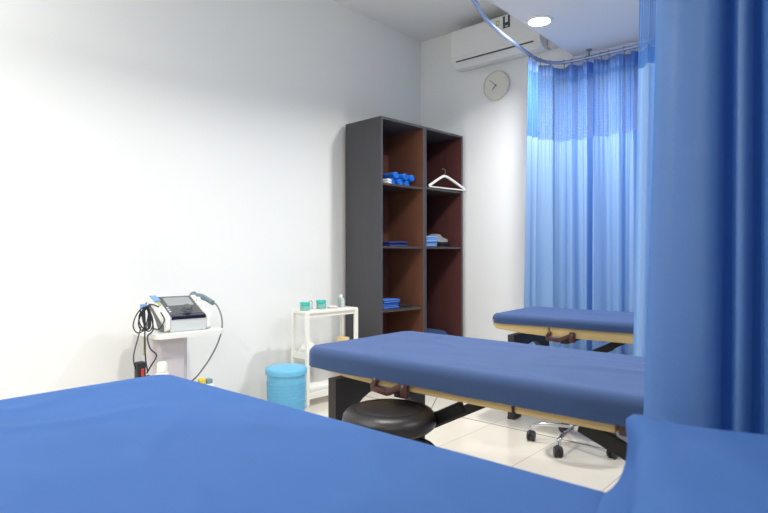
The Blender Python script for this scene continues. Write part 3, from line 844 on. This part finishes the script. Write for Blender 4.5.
# pipe cover beside the unit
t = thing('pipe_cover', 'narrow white pipe cover running from the air conditioner to the right', 'pipe cover', (-1.99, YB, 2.79))
bm = NB(); box(bm, -.052, .02, -.075, -.002, -.03, .30, .006); link('cover_box', bm, 'ac', t)
# pinkish capped pipe end under the ceiling edge
t = thing('drain_pipe', 'short pinkish grey pipe end at the edge of the lowered ceiling', 'pipe', (-2.02, 4.10, 3.0))
bm = NB(); tube(bm, [(0, .25, 0), (0, .13, 0), (.01, .02, -.02), (.04, -.03, -.03)], .022, 14, 5); link('pipe', bm, 'greycloth', t, 50)

# ------------------------------------------------------------------ curtain tracks
ZC = 2.60
def track(name, label, pts, brackets, zc=ZC):
    t = thing(name, label, 'curtain track', (pts[0][0], pts[0][1], zc))
    o0 = Vector((pts[0][0], pts[0][1], zc))
    P = [Vector((x, y, zc))-o0 for x, y in pts]
    bm = NB(); tube(bm, P, .0135, 10, 8); link('rail', bm, 'rail', t, 60)
    for x, y in brackets:
        bm = NB(); p = Vector((x, y, zc))-o0
        lathe(bm, [(0, .0137), (.006, .0137), (.006, ZS-zc-.006), (.022, ZS-zc-.005), (.022, ZS-zc-.0005), (0, ZS-zc-.0005)], 14, p)
        link('bracket', bm, 'steel', t, 40)
    return t
TP = [(-1.80, -1.6), (-1.80, 1.2), (-1.80, 2.4), (-1.83, 2.85), (-1.89, 3.07), (-1.935, 3.23), (-1.971, 3.466), (-1.997, 3.74), (-2.02, 4.0), (-2.015, 4.17), (-1.96, 4.30), (-1.80, 4.36), (-1.3, 4.36), (.6, 4.36), (2.2, 4.36)]
track('curtain_track', 'curved metal curtain track bending round the corner near the clock', TP, [(-1.80, .4), (-1.80, 1.2), (-1.70, 4.36), (-1.0, 4.36), (.6, 4.36)])
track('curtain_track', 'straight track above the gap between the middle and the farthest tables', [(-.95, 2.9), (0, 2.9), (1.5, 2.9), (2.3, 2.9)], [(-.9, 2.9), (.5, 2.9), (2.0, 2.9)])
track('curtain_track', 'straight track above the nearest curtain at the right', [(-.42, 1.2), (0, 1.2), (1.5, 1.2), (2.3, 1.2)], [(-.40, 1.2), (.6, 1.2), (2.0, 1.2)])

# ------------------------------------------------------------------ curtains
def resample(P, n):
    D = [0]
    for a, b in zip(P, P[1:]): D.append(D[-1]+(b-a).length)
    out = []; j = 0
    for i in range(n):
        s = D[-1]*i/(n-1)
        while j < len(P)-2 and D[j+1] < s: j += 1
        t = (s-D[j])/max(1e-9, D[j+1]-D[j]); out.append(P[j].lerp(P[j+1], min(1, t)))
    return out, D[-1]

def strip(rows, us, zs, uvw=True):
    bm = NB(); uvl = bm.loops.layers.uv.new('UVMap')
    V = [[bm.verts.new(p) for p in r] for r in rows]
    for i in range(len(rows)-1):
        for k in range(len(us)-1):
            f = bm.faces.new((V[i][k], V[i][k+1], V[i+1][k+1], V[i+1][k]))
            for l, (a, c) in zip(f.loops, ((i, k), (i, k+1), (i+1, k+1), (i+1, k))): l[uvl].uv = (us[c], zs[a])
    return bm

def curtain(name, label, shape, origin, ztop, znet, zbot, head=.085, n=260, m_f='curt', m_h='curt_head', hooks=()):
    """shape(s, t) -> Vector2 plan position; s in 0..1 along, t in 0..1 from top to bottom"""
    t = thing(name, label, 'curtain', origin, group='blue hospital curtains')
    ox, oy, oz = origin
    def rows(za, zb, k):
        zs = [za+(zb-za)*i/k for i in range(k+1)]; R = []
        for z in zs:
            tt = (ztop-z)/(ztop-zbot)
            R.append([Vector((p[0]-ox, p[1]-oy, z-oz)) for p in (shape(i/(n-1), tt) for i in range(n))])
        return R, zs
    R, zs = rows(ztop, ztop-head, 4)
    us = [0]
    for a, b2 in zip(R[-1], R[-1][1:]): us.append(us[-1]+(b2-a).length)
    link('header_band', strip(R, us, zs), m_h, t, 80)
    R, zs = rows(ztop-head, znet, 12); link('mesh_panel', strip(R, us, zs), 'net', t, 80)
    R, zs = rows(znet, zbot, 26); link('fabric_panel', strip(R, us, zs), m_f, t, 80)
    for (x, y) in hooks:
        bm = NB(); tube(bm, [(x-ox, y-oy, ztop-.03-oz), (x-ox, y-oy, ztop+.01-oz), (x-ox, y-oy, ZC-.012-oz)], .0035, 8)
        tube(bm, [(x-ox+.0165*math.cos(2*PI*k/12)*.3, y-oy+.0165*math.cos(2*PI*k/12), ZC-oz+.0165*math.sin(2*PI*k/12)) for k in range(12)], .0028, 6, closed=True)
        link('hook', bm, 'steel', t, 60)
    return t

# back curtain: starts on the side leg of the track, turns the corner, runs along the back wall
bp = catmull([Vector((x, y, 0)) for x, y in [(-2.02, 3.98), (-2.022, 4.08), (-2.015, 4.17), (-1.96, 4.30), (-1.80, 4.36), (-1.3, 4.36), (-.6, 4.36), (.6, 4.36)]], 12)
bpts, blen = resample(bp, 1200)
def back_shape(s, t):
    i = min(1198, int(s*1199)); p = bpts[i]; q = bpts[i+1]; d = (q-p).normalized(); nrm = Vector((d.y, -d.x, 0))
    L = s*blen
    ph = 2*PI*(L/.13)+1.6*noise.noise(Vector((L*3.1, 0, 0)))*3.2+.35*t*noise.noise(Vector((L*5, 3, 0)))
    A = .033+.012*t+.022*noise.noise(Vector((L*4, 9, 0)))
    off = math.sin(ph); off = math.copysign(abs(off)**.8, off)
    f2 = .006*math.sin(ph*2.7+1)*(1-.3*t)+(.005*math.sin(L*310) if t < .22 else .005*math.sin(L*310)*max(0, 1-(t-.22)*5))
    end = min(1, L/.05)
    lat = d*(.012*math.sin(ph*.5+t*1.2))*end
    r = p+nrm*(off*A*end+f2*end)+lat + Vector((-.045*t*(1-min(1, L/.3)), 0, 0))
    return r.x, min(r.y, 4.415)
hk = []
for k in range(26):
    L = .02+k*.095+.02*math.sin(k*2.1)
    if L < blen: p = bpts[min(1199, int(L/blen*1199))]; hk.append((p.x, p.y))
curtain('privacy_curtain', 'long light blue curtain with mesh top hanging along the back wall', back_shape, (-2.035, 4.0, ZC), 2.565, 1.975, .06, n=620, hooks=hk[:22])

# middle curtain, only its left edge shows
def mid_shape(s, t):
    L = s*1.8
    ph = 2*PI*L/.085+1.2*noise.noise(Vector((L*4, 2, 0)))
    return (-.885+L-.045*t+.008*math.sin(ph*.5), 2.9+(.030+.01*t)*math.sin(ph+.8))
curtain('privacy_curtain', 'light blue curtain strip glimpsed behind the nearest curtain', mid_shape, (-.9, 2.9, ZC), 2.565, 1.978, .06, n=320,
        hooks=[(-.88+k*.12, 2.9) for k in range(12)])

# nearest curtain with big soft folds
ctrl = [(-.29, 1.30), (-.325, 1.285), (-.350, 1.25), (-.358, 1.215), (-.348, 1.183), (-.325, 1.162), (-.295, 1.152), (-.255, 1.160), (-.232, 1.185), (-.224, 1.235), (-.214, 1.262), (-.206, 1.215),
        (-.196, 1.178), (-.182, 1.185), (-.174, 1.235), (-.165, 1.262), (-.157, 1.215), (-.142, 1.165), (-.115, 1.150), (-.09, 1.20), (-.07, 1.26), (-.045, 1.20), (-.01, 1.15), (.03, 1.21), (.06, 1.26), (.10, 1.19), (.15, 1.15), (.2, 1.22), (.25, 1.25), (.31, 1.17), (.38, 1.16), (.44, 1.24), (.5, 1.24), (.57, 1.16), (.65, 1.16)]
cp, clen = resample(catmull([Vector((x, y, 0)) for x, y in ctrl], 14), 900)
def near_shape(s, t):
    p = cp[min(899, int(s*899))]
    k = max(0, 1-s*3.2)
    # fold edge leans out towards the hem
    lean = (.70-t)*.075*k
    w = .006*noise.noise(Vector((s*9, t*2.2, 4)))
    x = p.x+lean+w; y = 1.205+(p.y-1.205)*(.75+.35*t)+w
    return x, y
curtain('privacy_curtain', 'nearest blue curtain hanging in wide folds at the right edge', near_shape, (-.3, 1.2, ZC), 2.565, 1.978, .06, n=420, m_f='curt_near',
        hooks=[(-.28+k*.10, 1.2) for k in range(10)])

# ------------------------------------------------------------------ world, camera
w = bpy.data.worlds.new('world'); S.world = w; w.use_nodes = True
w.node_tree.nodes['Background'].inputs[0].default_value = (.75, .85, 1, 1); w.node_tree.nodes['Background'].inputs[1].default_value = .1

cd = bpy.data.cameras.new('camera'); cd.sensor_width = 36; cd.lens = 36*567/768; cd.clip_start = .05
cam = bpy.data.objects.new('camera', cd); COL.objects.link(cam)
cam.location = (0, 0, 1.05)
cam.rotation_euler = (PI/2, 0, math.atan2(.6585, .7526))
cd.shift_y = .5/768
cd.dof.use_dof = True; cd.dof.focus_distance = 3.3; cd.dof.aperture_fstop = 5.0
S.camera = cam
S.view_settings.view_transform = 'Standard'; S.view_settings.look = 'None'
S.view_settings.exposure = -0.45; S.view_settings.gamma = 1
S.cycles.max_bounces = 10; S.cycles.diffuse_bounces = 6; S.cycles.transparent_max_bounces = 16
